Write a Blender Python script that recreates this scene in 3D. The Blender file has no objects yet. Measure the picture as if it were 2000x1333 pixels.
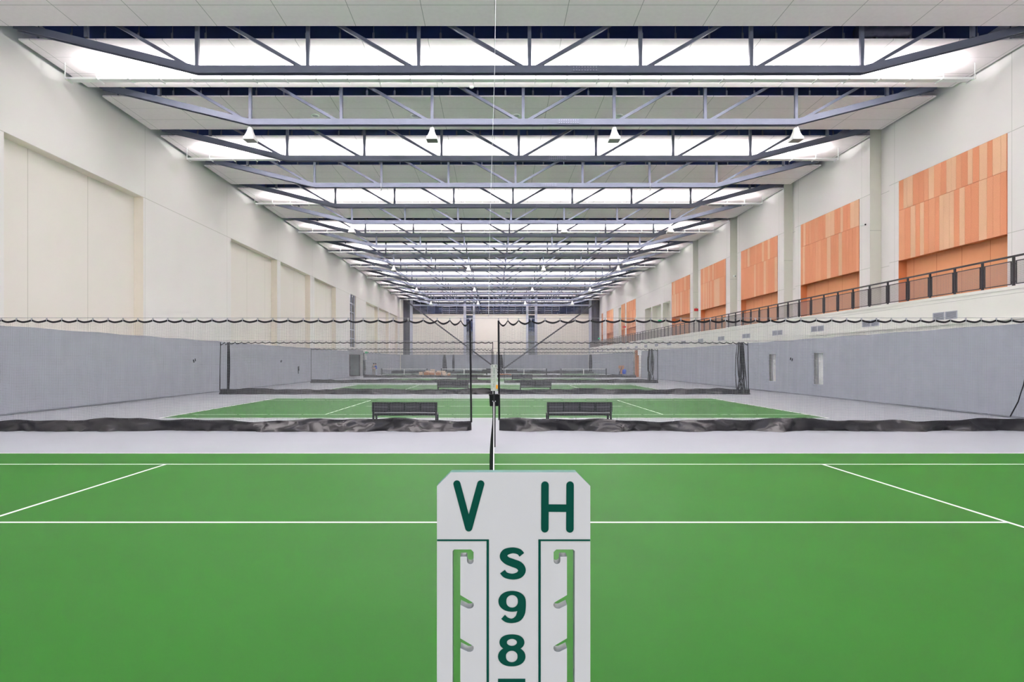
import bpy, bmesh, math, random
from mathutils import Vector, Matrix
random.seed(7)
sc = bpy.context.scene
C = sc.collection
PI = math.pi

# ------------------------------------------------------------------ materials
def lin(c):
    c = c / 255.0
    return c / 12.92 if c <= 0.04045 else ((c + 0.055) / 1.055) ** 2.4

def rgb(r, g, b):
    return (lin(r), lin(g), lin(b), 1.0)

def mat(name, col, rough=0.6, metal=0.0, var=0.04, scale=3.0, lines=None, linecol=None, ior=1.45, bump=0.0, bscale=40.0, spec=0.3):
    """procedural principled material: base colour mottled by noise, optional joint lines.
    lines = [(axis, period, offset, width)]"""
    m = bpy.data.materials.new(name)
    m.use_nodes = True
    nt = m.node_tree
    n = nt.nodes
    L = nt.links
    p = n['Principled BSDF']
    p.inputs['Roughness'].default_value = rough
    p.inputs['Metallic'].default_value = metal
    p.inputs['IOR'].default_value = ior
    p.inputs['Specular IOR Level'].default_value = spec
    tc = n.new('ShaderNodeTexCoord')
    no = n.new('ShaderNodeTexNoise')
    no.inputs['Scale'].default_value = scale
    no.inputs['Detail'].default_value = 3.0
    L.new(tc.outputs['Object'], no.inputs['Vector'])
    mr = n.new('ShaderNodeMapRange')
    mr.inputs['From Min'].default_value = 0.3
    mr.inputs['From Max'].default_value = 0.7
    mr.inputs['To Min'].default_value = 1.0 - var
    mr.inputs['To Max'].default_value = 1.0 + var
    L.new(no.outputs['Fac'], mr.inputs['Value'])
    mx = n.new('ShaderNodeMix')
    mx.data_type = 'RGBA'
    mx.blend_type = 'MULTIPLY'
    mx.inputs[0].default_value = 1.0
    mx.inputs[6].default_value = col
    L.new(mr.outputs['Result'], mx.inputs[7])
    out = mx.outputs[2]
    if lines:
        sp = n.new('ShaderNodeSeparateXYZ')
        L.new(tc.outputs['Object'], sp.inputs[0])
        acc = None
        for ax, per, off, w in lines:
            a = n.new('ShaderNodeMath'); a.operation = 'SUBTRACT'
            L.new(sp.outputs[ax], a.inputs[0]); a.inputs[1].default_value = off - w / 2
            b = n.new('ShaderNodeMath'); b.operation = 'FLOORED_MODULO'
            L.new(a.outputs[0], b.inputs[0]); b.inputs[1].default_value = per
            c = n.new('ShaderNodeMath'); c.operation = 'LESS_THAN'
            L.new(b.outputs[0], c.inputs[0]); c.inputs[1].default_value = w
            if acc is None:
                acc = c
            else:
                d = n.new('ShaderNodeMath'); d.operation = 'MAXIMUM'
                L.new(acc.outputs[0], d.inputs[0]); L.new(c.outputs[0], d.inputs[1])
                acc = d
        m2 = n.new('ShaderNodeMix')
        m2.data_type = 'RGBA'
        L.new(acc.outputs[0], m2.inputs[0])
        L.new(out, m2.inputs[6])
        m2.inputs[7].default_value = linecol
        out = m2.outputs[2]
    L.new(out, p.inputs['Base Color'])
    if bump > 0:
        nb = n.new('ShaderNodeTexNoise')
        nb.inputs['Scale'].default_value = bscale
        nb.inputs['Detail'].default_value = 4.0
        L.new(tc.outputs['Object'], nb.inputs['Vector'])
        bp = n.new('ShaderNodeBump')
        bp.inputs['Strength'].default_value = bump
        bp.inputs['Distance'].default_value = 0.02
        L.new(nb.outputs['Fac'], bp.inputs['Height'])
        L.new(bp.outputs['Normal'], p.inputs['Normal'])
    return m

M = {}
M['floor'] = mat('grey_court_paint', rgb(150, 154, 161), 0.55, var=0.02, scale=0.6)
M['green'] = mat('green_court_paint', rgb(30, 91, 18), 0.5, var=0.06, scale=0.5, spec=0.10)
M['line'] = mat('white_line_paint', rgb(246, 248, 246), 0.6, var=0.01)
M['wall'] = mat('cream_wall', rgb(241, 239, 237), 0.8, var=0.012, scale=0.4,
                lines=[('Z', 1000, 10.66, 0.03), ('Y', 1000, 21.6, 0.03), ('Y', 9.475, 40.3, 0.02)], linecol=rgb(205, 204, 198))
M['niche'] = mat('cream_niche', rgb(240, 236, 230), 0.8, var=0.012, scale=0.4,
                 lines=[('Y', 3.5, 23.7, 0.03)], linecol=rgb(206, 203, 194))
M['reveal'] = mat('cream_reveal', rgb(232, 225, 213), 0.8, var=0.01)
M['wallR'] = mat('white_wall_right', rgb(245, 242, 241), 0.8, var=0.012, scale=0.4,
                 lines=[('Z', 1000, 11.18, 0.03), ('Z', 1000, 7.15, 0.025), ('Y', 9.475, 30.0, 0.02), ('Y', 9.475, 23.2, 0.02)],
                 linecol=rgb(206, 206, 202))
M['endwall'] = mat('cream_end_wall', rgb(247, 243, 234), 0.8, var=0.01, scale=0.5)
M['recess_shade'] = mat('shaded_recess_paint', rgb(228, 227, 218), 0.8, var=0.01, lines=[('Z', 1000, 9.2, 0.03)], linecol=rgb(196, 196, 188))  # wall tone darkened in the colour itself for shade inside the recesses
M['fascia'] = mat('fascia_paint', rgb(238, 237, 231), 0.75, var=0.012, scale=0.5,
                  lines=[('Z', 1000, 4.45, 0.02)], linecol=rgb(195, 195, 190))
M['ceil'] = mat('acoustic_ceiling_board', rgb(236, 229, 232), 0.9, var=0.02, scale=6,
                lines=[('X', 2.53, 0.02, 0.022), ('Y', 1000, 2.55, 0.02), ('Y', 1000, 1.25, 0.012)], linecol=rgb(165, 165, 165))
M['deck'] = mat('navy_roof_deck', rgb(58, 80, 138), 0.7, var=0.1, scale=0.8)
M['steel'] = mat('slate_blue_steel', rgb(88, 94, 110), 0.45, metal=0.0, var=0.05, scale=1.5)
M['steel_dark'] = mat('dark_slate_steel', rgb(72, 84, 126), 0.5, var=0.05)
M['bolt'] = mat('bolt_steel', rgb(130, 132, 150), 0.4, metal=0.3)
M['white'] = mat('white_enamel', rgb(236, 238, 238), 0.4, var=0.01)
M['lightgrey'] = mat('light_grey_metal', rgb(176, 178, 184), 0.5, var=0.03)
M['midgrey'] = mat('mid_grey_metal', rgb(128, 130, 136), 0.5, var=0.03)
M['lens'] = mat('grey_lens', rgb(120, 122, 122), 0.3, var=0.03)
M['net'] = mat('divider_netting_cord', rgb(122, 125, 130), 0.6, var=0.05)
M['tennis_net'] = mat('black_net_cord', rgb(26, 28, 30), 0.6, var=0.05)
M['black'] = mat('black_webbing', rgb(20, 20, 24), 0.55, var=0.1, spec=0.15)
M['vinyl'] = mat('black_vinyl', rgb(22, 21, 26), 0.28, var=0.2, scale=8, bump=0.12, bscale=14, spec=0.55)
M['bench'] = mat('black_powder_coat', rgb(17, 17, 20), 0.5, var=0.1, spec=0.15)
M['perf'] = mat('perforated_black_metal', rgb(46, 44, 50), 0.55, var=0.08, spec=0.15)
M['seat'] = mat('worn_seat_slat', rgb(96, 96, 102), 0.45, var=0.12, scale=30)
M['curtain'] = mat('grey_curtain_vinyl', rgb(146, 151, 160), 0.65, var=0.03, scale=1.2)
M['curtain_hem'] = mat('grey_curtain_hem', rgb(110, 114, 122), 0.65, var=0.03)
M['o1'] = mat('orange_wood_fibre', rgb(203, 137, 102), 0.8, var=0.10, scale=28)
M['o2'] = mat('tan_wood_fibre', rgb(217, 175, 142), 0.8, var=0.07, scale=28)
M['o3'] = mat('pale_orange_wood_fibre', rgb(209, 148, 113), 0.8, var=0.09, scale=28)
M['oseam'] = mat('dark_orange_seam', rgb(168, 92, 60), 0.8)
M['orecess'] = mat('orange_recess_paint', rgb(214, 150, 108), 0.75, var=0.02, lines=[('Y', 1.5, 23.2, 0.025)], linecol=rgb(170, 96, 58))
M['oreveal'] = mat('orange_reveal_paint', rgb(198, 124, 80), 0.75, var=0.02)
M['rail'] = mat('charcoal_railing', rgb(46, 45, 50), 0.5, var=0.05)
M['wire'] = mat('railing_wire', rgb(120, 112, 110), 0.5, var=0.05)
M['grille'] = mat('grey_grille', rgb(176, 178, 190), 0.5, var=0.03)
M['grille_in'] = mat('grille_shadow', rgb(120, 122, 134), 0.6, var=0.05)
M['glass_dark'] = mat('dark_blue_glass', rgb(24, 36, 62), 0.04, spec=0.5, var=0.15, scale=0.5, ior=2.1)
M['glass_grey'] = mat('grey_window_glass', rgb(58, 60, 74), 0.08, spec=0.5, var=0.08, ior=1.8)
M['glass_door'] = mat('green_grey_glass', rgb(118, 130, 132), 0.1, spec=0.5, var=0.05, ior=1.6)
M['frame_dark'] = mat('dark_frame', rgb(50, 52, 60), 0.45)
M['mullion'] = mat('pale_mullion', rgb(190, 194, 206), 0.5)
M['endsteel'] = mat('pale_blue_steel', rgb(190, 194, 208), 0.5, var=0.03)
M['brace'] = mat('grey_brace_steel', rgb(60, 60, 66), 0.5, var=0.05)
M['board'] = mat('white_score_plastic', rgb(198, 199, 196), 0.5, var=0.008, scale=20)
M['core'] = mat('green_plastic_edge', rgb(60, 110, 102), 0.5)
M['slotedge'] = mat('grey_plastic_edge', rgb(128, 136, 136), 0.45)
M['ink'] = mat('dark_green_ink', rgb(8, 72, 58), 0.8, var=0.02, ior=1.2)
M['orange'] = mat('orange_plastic', rgb(245, 160, 30), 0.5)
M['post'] = mat('black_post', rgb(32, 34, 36), 0.4)
M['bin'] = mat('black_bin_plastic', rgb(24, 25, 28), 0.45, var=0.05, spec=0.2)
M['card'] = mat('cardboard', rgb(196, 138, 96), 0.85, var=0.08, scale=6)
M['card2'] = mat('pale_cardboard', rgb(228, 202, 178), 0.85, var=0.06, scale=6)
M['wood'] = mat('brown_door_wood', rgb(176, 106, 58), 0.6, var=0.08, scale=4)
M['exit'] = mat('green_exit_sign', rgb(40, 190, 130), 0.5)
M['red'] = mat('red_sign', rgb(206, 50, 50), 0.5)
M['blue'] = mat('blue_cloth', rgb(40, 84, 196), 0.8, var=0.08)
M['taupe'] = mat('taupe_cloth', rgb(140, 134, 130), 0.85, var=0.06)
M['paleblue'] = mat('pale_trousers', rgb(178, 186, 204), 0.85, var=0.05)
M['skin'] = mat('skin', rgb(214, 164, 136), 0.6)
M['hair'] = mat('dark_hair', rgb(28, 24, 24), 0.7)
M['plastic_wrap'] = mat('grey_plastic_wrap', rgb(66, 68, 88), 0.35, var=0.2, scale=5, bump=0.6, bscale=5)
M['lamp'] = mat('white_led_cover', rgb(250, 250, 250), 0.4, var=0.0)
M['cable'] = mat('pale_cable', rgb(196, 198, 204), 0.5)

# ------------------------------------------------------------------ mesh builder
class MB:
    def __init__(s):
        s.v = []; s.f = []; s.m = []
    def quad(s, a, b, c, d, m=0):
        k = len(s.v); s.v += [tuple(a), tuple(b), tuple(c), tuple(d)]
        s.f.append((k, k + 1, k + 2, k + 3)); s.m.append(m); return s
    def hexa(s, p, m=0):
        k = len(s.v); s.v += [tuple(q) for q in p]
        for f in ((0, 3, 2, 1), (4, 5, 6, 7), (0, 1, 5, 4), (1, 2, 6, 5), (2, 3, 7, 6), (3, 0, 4, 7)):
            s.f.append(tuple(k + i for i in f)); s.m.append(m)
        return s
    def box(s, x0, x1, y0, y1, z0, z1, m=0):
        return s.hexa([(x0, y0, z0), (x1, y0, z0), (x1, y1, z0), (x0, y1, z0),
                       (x0, y0, z1), (x1, y0, z1), (x1, y1, z1), (x0, y1, z1)], m)
    def bar(s, p, q, w, h, up=(0, 0, 1), m=0):
        p = Vector(p); q = Vector(q); d = (q - p).normalized(); u = Vector(up)
        if abs(d.dot(u)) > 0.98: u = Vector((0, 1, 0))
        r = d.cross(u).normalized(); u = r.cross(d).normalized()
        r = r * (w / 2); u = u * (h / 2)
        return s.hexa([p - r - u, p + r - u, q + r - u, q - r - u, p - r + u, p + r + u, q + r + u, q - r + u], m)
    def ring_tube(s, pts, rad, n=8, m=0, caps=True):
        pts = [Vector(p) for p in pts]
        rs = rad if isinstance(rad, (list, tuple)) else [rad] * len(pts)
        k = len(s.v)
        for i, p in enumerate(pts):
            d = (pts[min(i + 1, len(pts) - 1)] - pts[max(i - 1, 0)]).normalized()
            u = Vector((0, 0, 1)) if abs(d.z) < 0.95 else Vector((0, 1, 0))
            r = d.cross(u).normalized(); u = r.cross(d)
            for j in range(n):
                a = 2 * PI * j / n
                s.v.append(tuple(p + (r * math.cos(a) + u * math.sin(a)) * rs[i]))
        for i in range(len(pts) - 1):
            for j in range(n):
                j2 = (j + 1) % n
                s.f.append((k + i * n + j, k + i * n + j2, k + (i + 1) * n + j2, k + (i + 1) * n + j)); s.m.append(m)
        if caps:
            s.f.append(tuple(k + j for j in range(n))[::-1]); s.m.append(m)
            b = k + (len(pts) - 1) * n
            s.f.append(tuple(b + j for j in range(n))); s.m.append(m)
        return s
    def grid(s, nx, ny, fn, m=0, skip=None):
        k = len(s.v)
        for i in range(nx + 1):
            for j in range(ny + 1):
                s.v.append(tuple(fn(i, j)))
        for i in range(nx):
            for j in range(ny):
                if skip and skip(i, j): continue
                a = k + i * (ny + 1) + j
                s.f.append((a, a + ny + 1, a + ny + 2, a + 1)); s.m.append(m)
        return s
    def mesh(s, name, mats):
        me = bpy.data.meshes.new(name)
        me.from_pydata(s.v, [], s.f)
        for mm in (mats if isinstance(mats, (list, tuple)) else [mats]):
            me.materials.append(M[mm])
        me.polygons.foreach_set('material_index', s.m)
        me.update()
        return me

def obj(name, mb, mats, parent=None, loc=(0, 0, 0), smooth=False, bevel=0.0):
    me = mb.mesh(name, mats) if isinstance(mb, MB) else mb
    if smooth:
        me.polygons.foreach_set('use_smooth', [True] * len(me.polygons))
    o = bpy.data.objects.new(name, me)
    C.objects.link(o)
    o.location = loc
    if parent is not None: o.parent = parent
    if bevel > 0:
        b = o.modifiers.new('bevel', 'BEVEL'); b.width = bevel; b.segments = 2; b.limit_method = 'ANGLE'
    return o

def thing(name, label, cat, loc=(0, 0, 0), group=None, rz=0.0):
    o = bpy.data.objects.new(name, None)
    C.objects.link(o)
    o.empty_display_size = 0.2
    o.location = loc; o.rotation_euler = (0, 0, rz)
    o['label'] = label; o['category'] = cat
    if group: o['group'] = group
    return o

def tag(o, label, cat, group=None):
    o['label'] = label; o['category'] = cat
    if group: o['group'] = group
    return o

def struct(name, mb, mats, parent=None, loc=(0, 0, 0), **k):
    o = obj(name, mb, mats, parent, loc, **k)
    if parent is None: o['kind'] = 'structure'
    return o

def sempty(name, loc=(0, 0, 0)):
    o = bpy.data.objects.new(name, None); C.objects.link(o); o.location = loc; o['kind'] = 'structure'
    return o

def dup(root, loc, label, group=None, rz=None):
    r = root.copy(); C.objects.link(r); r.location = loc
    if rz is not None: r.rotation_euler = (0, 0, rz)
    r['label'] = label
    if group: r['group'] = group
    for ch in list(root.children):
        c = ch.copy(); C.objects.link(c); c.parent = r
        for g in list(ch.children):
            d = g.copy(); C.objects.link(d); d.parent = c
    return r

ORD = ['first', 'second', 'third', 'fourth', 'fifth', 'sixth', 'seventh', 'eighth', 'ninth', 'tenth', 'eleventh',
       'twelfth', 'thirteenth', 'fourteenth', 'fifteenth', 'sixteenth', 'seventeenth', 'eighteenth', 'nineteenth', 'twentieth',
       'twenty-first', 'twenty-second']

# ------------------------------------------------------------------ layout constants (metres; camera at x=0,y=0, looks +Y)
F = 1139.0; CAMZ = 2.0; VX = 965.0; VY = 707.0
XL, XR, XB = -18.45, 18.6, 20.6      # left wall, lower right wall / balcony front, upper right wall
YB, YE = -6.0, 114.0
CEIL = 14.25; PITCH = 4.7375
COURT = 18.95
TX = 1.32                            # centre of the roof trusses
TB = 4.13                            # truss bay

# ------------------------------------------------------------------ camera
cam = bpy.data.cameras.new('camera')
co = bpy.data.objects.new('camera', cam); C.objects.link(co)
co.location = (0, 0, CAMZ); co.rotation_euler = (PI / 2, 0, 0)
cam.sensor_fit = 'HORIZONTAL'; cam.sensor_width = 36.0
cam.lens = F / 2000.0 * 36.0
cam.shift_x = (1000.0 - VX) / 2000.0
cam.shift_y = (VY - 666.5) / 2000.0
cam.clip_start = 0.02; cam.clip_end = 400
sc.camera = co

# ------------------------------------------------------------------ floor with painted courts
rects = []   # (x0,x1,y0,y1,mat)
def rect(x0, x1, y0, y1, m): rects.append((x0, x1, y0, y1, m))
LW = 0.055
def hline(y, x0, x1, w=LW): rect(x0, x1, y - w / 2, y + w / 2, 2)
def vline(x, y0, y1, w=LW): rect(x - w / 2, x + w / 2, y0, y1, 2)
for i in range(4):
    yc = 7.26 + COURT * i
    rect(-11.91, 11.91, yc - 5.51, yc + 5.51, 1)
    for s in (-1, 1):
        hline(yc + s * 5.485, -11.91, 11.91)
        hline(yc + s * 4.115, -11.91, 11.91)
        vline(s * 11.885, yc - 5.51, yc + 5.51, 0.07)
        vline(s * 6.4, yc - 4.115, yc + 4.115)
    hline(yc, -6.4, 6.4)
PKX = (-13.7, -4.57, 4.55, 13.65)
PKY = 89.0
for cx in PKX:
    rect(cx - 3.05, cx + 3.05, PKY - 6.7, PKY + 6.7, 1)
    for s in (-1, 1):
        hline(PKY + s * 6.67, cx - 3.05, cx + 3.05, 0.06)
        vline(cx + s * 3.02, PKY - 6.7, PKY + 6.7, 0.06)
        hline(PKY + s * 2.13, cx - 3.05, cx + 3.05, 0.06)
xs = sorted({XL - 2.2, XR + 1.2} | {round(r[0], 4) for r in rects} | {round(r[1], 4) for r in rects})
ys = sorted({YB, YE + 0.3} | {round(r[2], 4) for r in rects} | {round(r[3], 4) for r in rects})
mb = MB()
mb.v = [(x, y, 0.0) for x in xs for y in ys]
ny = len(ys)
for i in range(len(xs) - 1):
    cxm = (xs[i] + xs[i + 1]) / 2
    for j in range(ny - 1):
        cym = (ys[j] + ys[j + 1]) / 2
        m = 0
        for r in rects:
            if r[0] < cxm < r[1] and r[2] < cym < r[3]: m = max(m, r[4])
        mb.f.append((i * ny + j, (i + 1) * ny + j, (i + 1) * ny + j + 1, i * ny + j + 1)); mb.m.append(m)
struct('floor', mb, ['floor', 'green', 'line'])

# ------------------------------------------------------------------ walls with holes
def wall_holes(mb, X, y0, y1, z0, z1, holes, side, front=0):
    """wall plane x=X; holes = (ya,yb,za,zb,depth,mat_back,mat_reveal); side=+1: room is at +x (left wall)"""
    Ys = sorted({y0, y1} | {h[0] for h in holes} | {h[1] for h in holes})
    Zs = sorted({z0, z1} | {h[2] for h in holes} | {h[3] for h in holes})
    for a, b in zip(Ys, Ys[1:]):
        for c, d in zip(Zs, Zs[1:]):
            my, mz = (a + b) / 2, (c + d) / 2
            if any(h[0] < my < h[1] and h[2] < mz < h[3] for h in holes): continue
            q = [(X, a, c), (X, b, c), (X, b, d), (X, a, d)]
            if side > 0: q = q[::-1]
            mb.quad(*q, m=front)
    for a, b, c, d, dep, mbk, mrv in holes:
        B = X - side * dep
        mb.quad((B, a, c), (B, a, d), (B, b, d), (B, b, c), m=mbk)
        mb.quad((X, a, c), (X, a, d), (B, a, d), (B, a, c), m=mrv)
        mb.quad((X, b, c), (X, b, d), (B, b, d), (B, b, c), m=mrv)
        mb.quad((X, a, d), (X, b, d), (B, b, d), (B, a, d), m=mrv)
        mb.quad((X, a, c), (X, b, c), (B, b, c), (B, a, c), m=mrv)
    return mb

NZ = 10.66
hl = [(21.95, 30.67, 3.0, NZ, .5, 1, 2), (40.9, 49.6, 3.0, NZ, .5, 1, 2), (50.4, 58.5, 3.0, NZ, .5, 1, 2), (59.9, 68.0, 3.0, NZ, .5, 1, 2),
      (74.7, 77.8, 3.9, 10.75, .3, 1, 2),
      (84.0, 92.4, 3.0, NZ, .5, 1, 2), (93.6, 102.0, 3.0, NZ, .5, 1, 2), (103.0, 111.5, 3.0, NZ, .5, 1, 2),
      (73.4, 82.2, 0.0, 3.35, 2.0, 2, 2)]
mb = wall_holes(MB(), XL, YB, YE, 0, 15.9, hl, +1)
struct('wall_left', mb, ['wall', 'niche', 'reveal'])

hu = []
for k in range(-1, 5):
    a = 23.4 + 9.475 * k
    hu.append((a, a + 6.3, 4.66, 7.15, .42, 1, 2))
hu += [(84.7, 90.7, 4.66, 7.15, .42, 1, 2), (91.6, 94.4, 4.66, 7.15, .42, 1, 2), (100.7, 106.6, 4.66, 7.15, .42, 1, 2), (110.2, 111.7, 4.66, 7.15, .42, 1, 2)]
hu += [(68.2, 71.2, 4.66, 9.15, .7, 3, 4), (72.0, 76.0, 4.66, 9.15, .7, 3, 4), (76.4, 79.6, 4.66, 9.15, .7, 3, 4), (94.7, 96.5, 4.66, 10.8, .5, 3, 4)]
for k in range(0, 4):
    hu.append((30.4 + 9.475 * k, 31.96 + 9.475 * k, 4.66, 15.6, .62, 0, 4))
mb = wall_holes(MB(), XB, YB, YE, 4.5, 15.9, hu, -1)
struct('wall_right', mb, ['wallR', 'orecess', 'oreveal', 'recess_shade', 'recess_shade'])

hr = [(38.15, 39.05, .72, 2.5, .06, 1, 2), (32.65, 33.55, .72, 2.5, .06, 1, 2), (73.0, 77.0, 0, 3.5, .5, 3, 4)]  # grey reveals, white backs: shade and light painted into the two small recesses
mb = wall_holes(MB(), XR, YB, YE, 0, 4.66, hr, -1)
mb.quad((XR, YB, 4.66), (XR, YE, 4.66), (XB + .75, YE, 4.66), (XB + .75, YB, 4.66), m=5)
struct('wall_right_lower', mb, ['fascia', 'line', 'midgrey', 'line', 'wood', 'floor'])
struct('trim_1', MB().box(XR - .03, XR, YB, YE, 4.6, 4.72), 'fascia')
struct('trim_2', MB().box(XR - .06, XR, YB, 34.5, 3.52, 3.58), 'fascia')
struct('baseboard_left', MB().box(XL, XL + .04, YB, 73.3, 0, .11), 'line')

# roof deck
struct('roof_deck', MB().box(XL - .5, XB + .7, YB, YE + .5, 15.7, 15.9), 'deck')

# ceiling boards in bands, with hangers up to the deck
band = MB().box(-18.1, 20.42, 0, 3.8, 0, .06)
bm_me = band.mesh('ceiling', 'ceil')
hang = MB()
for i in range(30):
    x = -17.4 + 1.28 * i
    hang.box(x - .04, x + .04, .03, .05, .06, .30)
    hang.box(x - .012, x + .012, .06, .085, .06, 1.4)
hang_me = hang.mesh('hanger', 'steel')
for n in range(-5, 19):
    y = 22.2 + PITCH * n
    o = bpy.data.objects.new('ceiling', bm_me); C.objects.link(o); o.location = (0, y, CEIL); o['kind'] = 'structure'
    if n >= -1:
        h = bpy.data.objects.new('hangers', hang_me); C.objects.link(h); h.parent = o; h['kind'] = 'stuff'

# ------------------------------------------------------------------ roof trusses
def make_truss(label):
    t = thing('roof_truss', label, 'roof truss', group='roof trusses across the hall')
    zb, zt = 12.87, 15.25
    xe = [TX - 17.6, TX - 3 * TB, TX + 3 * TB, TX + 17.6]
    w, h = .24, .27
    ze = zb + 1.62
    c = MB()
    P = [(-17.9 + .05, 14.52), (TX - 3 * TB, zb), (TX + 3 * TB, zb), (20.05, 14.48)]
    # one continuous bent chord: H profile drawn as web plus two upright flanges
    def sweep(c, y0, y1, dz0, dz1):
        k = len(c.v)
        for x, z in P:
            c.v += [(x, y0, z + dz0), (x, y1, z + dz0), (x, y1, z + dz1), (x, y0, z + dz1)]
        for i in range(3):
            for j in range(4):
                j2 = (j + 1) % 4
                c.f.append((k + i * 4 + j, k + (i + 1) * 4 + j, k + (i + 1) * 4 + j2, k + i * 4 + j2)); c.m.append(0)
        c.f.append((k, k + 1, k + 2, k + 3)); c.m.append(0)
        b = k + 12
        c.f.append((b + 3, b + 2, b + 1, b)); c.m.append(0)
    sweep(c, -w / 2, -w / 2 + .03, -h / 2, h / 2)
    sweep(c, w / 2 - .03, w / 2, -h / 2, h / 2)
    sweep(c, -w / 2 + .03, w / 2 - .03, -.02, .02)
    obj('bottom_chord', c, 'steel', t)
    obj('top_chord', MB().box(-18.3, 20.45, -.12, .12, zt - .12, zt + .14), 'steel_dark', t)
    def chord_z(x):
        a = abs(x - TX)
        return zb if a <= 3 * TB else zb + (a - 3 * TB) * (1.63 / 5.5)
    for i in range(-4, 5):
        x = TX + i * TB
        obj('vertical_strut', MB().box(x - .064, x + .064, -.06, .06, chord_z(x), zt - .1), 'steel', t)
    for s in (-1, 1):
        for i in range(0, 4):
            a = (TX + s * (i * TB + .22), 0, zb + .1)
            b = (TX + s * ((i + 1) * TB - .15), 0, zt - .12)
            obj('diagonal_strut', MB().bar(a, b, .11, .12), 'steel', t)
    sp = MB().box(TX + 1.55, TX + 2.55, -w / 2 - .015, -w / 2 + .001, zb - .1, zb + .1)
    bl = sp
    for i in range(9):
        for j in (-1, 1):
            bl.box(TX + 1.61 + i * .105, TX + 1.65 + i * .105, -w / 2 - .035, -w / 2 - .012, zb + j * .055 - .02, zb + j * .055 + .02, 1)
    obj('splice_plate', sp, ['steel', 'bolt'], t)
    return t
truss0 = None
for k in range(20):
    lab = 'slate blue steel roof truss, ' + ('nearest to the camera' if k == 0 else ORD[k] + ' from the camera, below the ceiling gap')
    if k == 19: lab = 'slate blue steel roof truss farthest away, just before the end wall'
    y = 21.75 + PITCH * k
    if truss0 is None:
        truss0 = make_truss(lab); truss0.location = (0, y, 0)
    else:
        dup(truss0, (0, y, 0), lab)

# ------------------------------------------------------------------ linear uplights + their lamps
X0T, X1T = -17.6, 19.72
def make_tray(label):
    t = thing('linear_uplight', label, 'uplight', group='linear uplights under the bright ceiling bands')
    b = MB()
    b.box(X0T, X1T, -.13, .13, 0, .015)
    b.box(X0T, X1T, -.14, -.125, 0, .09)
    b.box(X0T, X1T, .125, .14, 0, .09)
    b.box(X0T, X0T + .02, -.13, .13, 0, .09); b.box(X1T - .02, X1T, -.13, .13, 0, .09)
    obj('tray', b, 'white', t)
    n = 29
    bk = MB().box(-.025, .025, -.26, .22, -.035, -.001).box(-.02, .02, -.26, -.23, -.035, .12)
    bme = bk.mesh('bracket', 'white')
    rme = MB().box(-.013, .013, -.245, -.22, .1, CEIL - 13.62).mesh('hanger_rod', 'white')
    for i in range(n + 1):
        x = X0T + .04 + (X1T - X0T - .08) * i / n
        o = bpy.data.objects.new('bracket', bme); C.objects.link(o); o.parent = t; o.location = (x, 0, 0)
        r = bpy.data.objects.new('hanger_rod', rme); C.objects.link(r); r.parent = t; r.location = (x, 0, 0)
    return t
UPW = 3050.0
def area(name, loc, sx, sy, power, up=False, col=(1, 1, 1)):
    l = bpy.data.lights.new(name, 'AREA'); l.shape = 'RECTANGLE'; l.size = sx; l.size_y = sy; l.energy = power; l.color = col
    o = bpy.data.objects.new(name, l); C.objects.link(o); o.location = loc
    o.rotation_euler = (PI if up else 0, 0, 0)
    return o
tray0 = None
j = 0
for n in range(-6, 19, 2):
    y = 22.2 + PITCH * n + 1.9
    if n >= 0:
        lab = 'white linear uplight tray slung below the ' + ORD[j] + ' bright ceiling band from the camera'
        j += 1
        if tray0 is None:
            tray0 = make_tray(lab); tray0.location = (0, y, 13.62)
        else:
            dup(tray0, (0, y, 13.62), lab)
    area('uplight_lamp', ((X0T + X1T) / 2, y, 13.66), X1T - X0T - 3.0, .16, UPW, True, (1.0, .978, .958))

# ------------------------------------------------------------------ pendant high-bay lamps on every fourth truss
def make_pendant(label):
    t = thing('pendant_lamp', label, 'pendant lamp', group='white pendant lamps under the trusses')
    prof = [(.06, -.10), (.09, -.14), (.11, -.26), (.16, -.42), (.21, -.54), (.25, -.60), (.25, -.70)]
    s = MB(); k = 0
    for r, z in prof:
        s.v += [(-r, -r, z), (r, -r, z), (r, r, z), (-r, r, z)]
    for i in range(len(prof) - 1):
        for q in range(4):
            q2 = (q + 1) % 4
            s.f.append((i * 4 + q, i * 4 + q2, i * 4 + 4 + q2, i * 4 + 4 + q)); s.m.append(0)
    s.f.append((3, 2, 1, 0)); s.m.append(0)
    obj('lamp_shade', s, 'white', t, bevel=.012)
    obj('lens', MB().box(-.24, .24, -.24, .24, -.695, -.685), 'lens', t)
    obj('yoke', MB().bar((.05, -.3, -.5), (.03, -.12, -.12), .05, .02).bar((-.03, -.12, -.12), (.05, -.12, -.12), .05, .02).bar((.03, .12, -.12), (.05, .3, -.5), .05, .02), 'white', t)
    obj('hook', MB().ring_tube([(0, 0, .03), (.02, 0, -.03), (0, 0, -.13)], .016, 6), 'midgrey', t)
    return t
p0 = None
COLN = ['leftmost', 'left of centre', 'right of centre', 'rightmost']
for r in range(5):
    y = 21.75 + PITCH * (1 + 4 * r)
    for q, i in enumerate((-3, -1, 1, 3)):
        loc = (TX + i * TB, y, 12.87 - .135)
        lab = 'white pendant lamp in the ' + ORD[r] + ' row from the camera, ' + COLN[q] + ' of four'
        if p0 is None:
            p0 = make_pendant(lab); p0.location = loc
        else: dup(p0, loc, lab)
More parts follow.
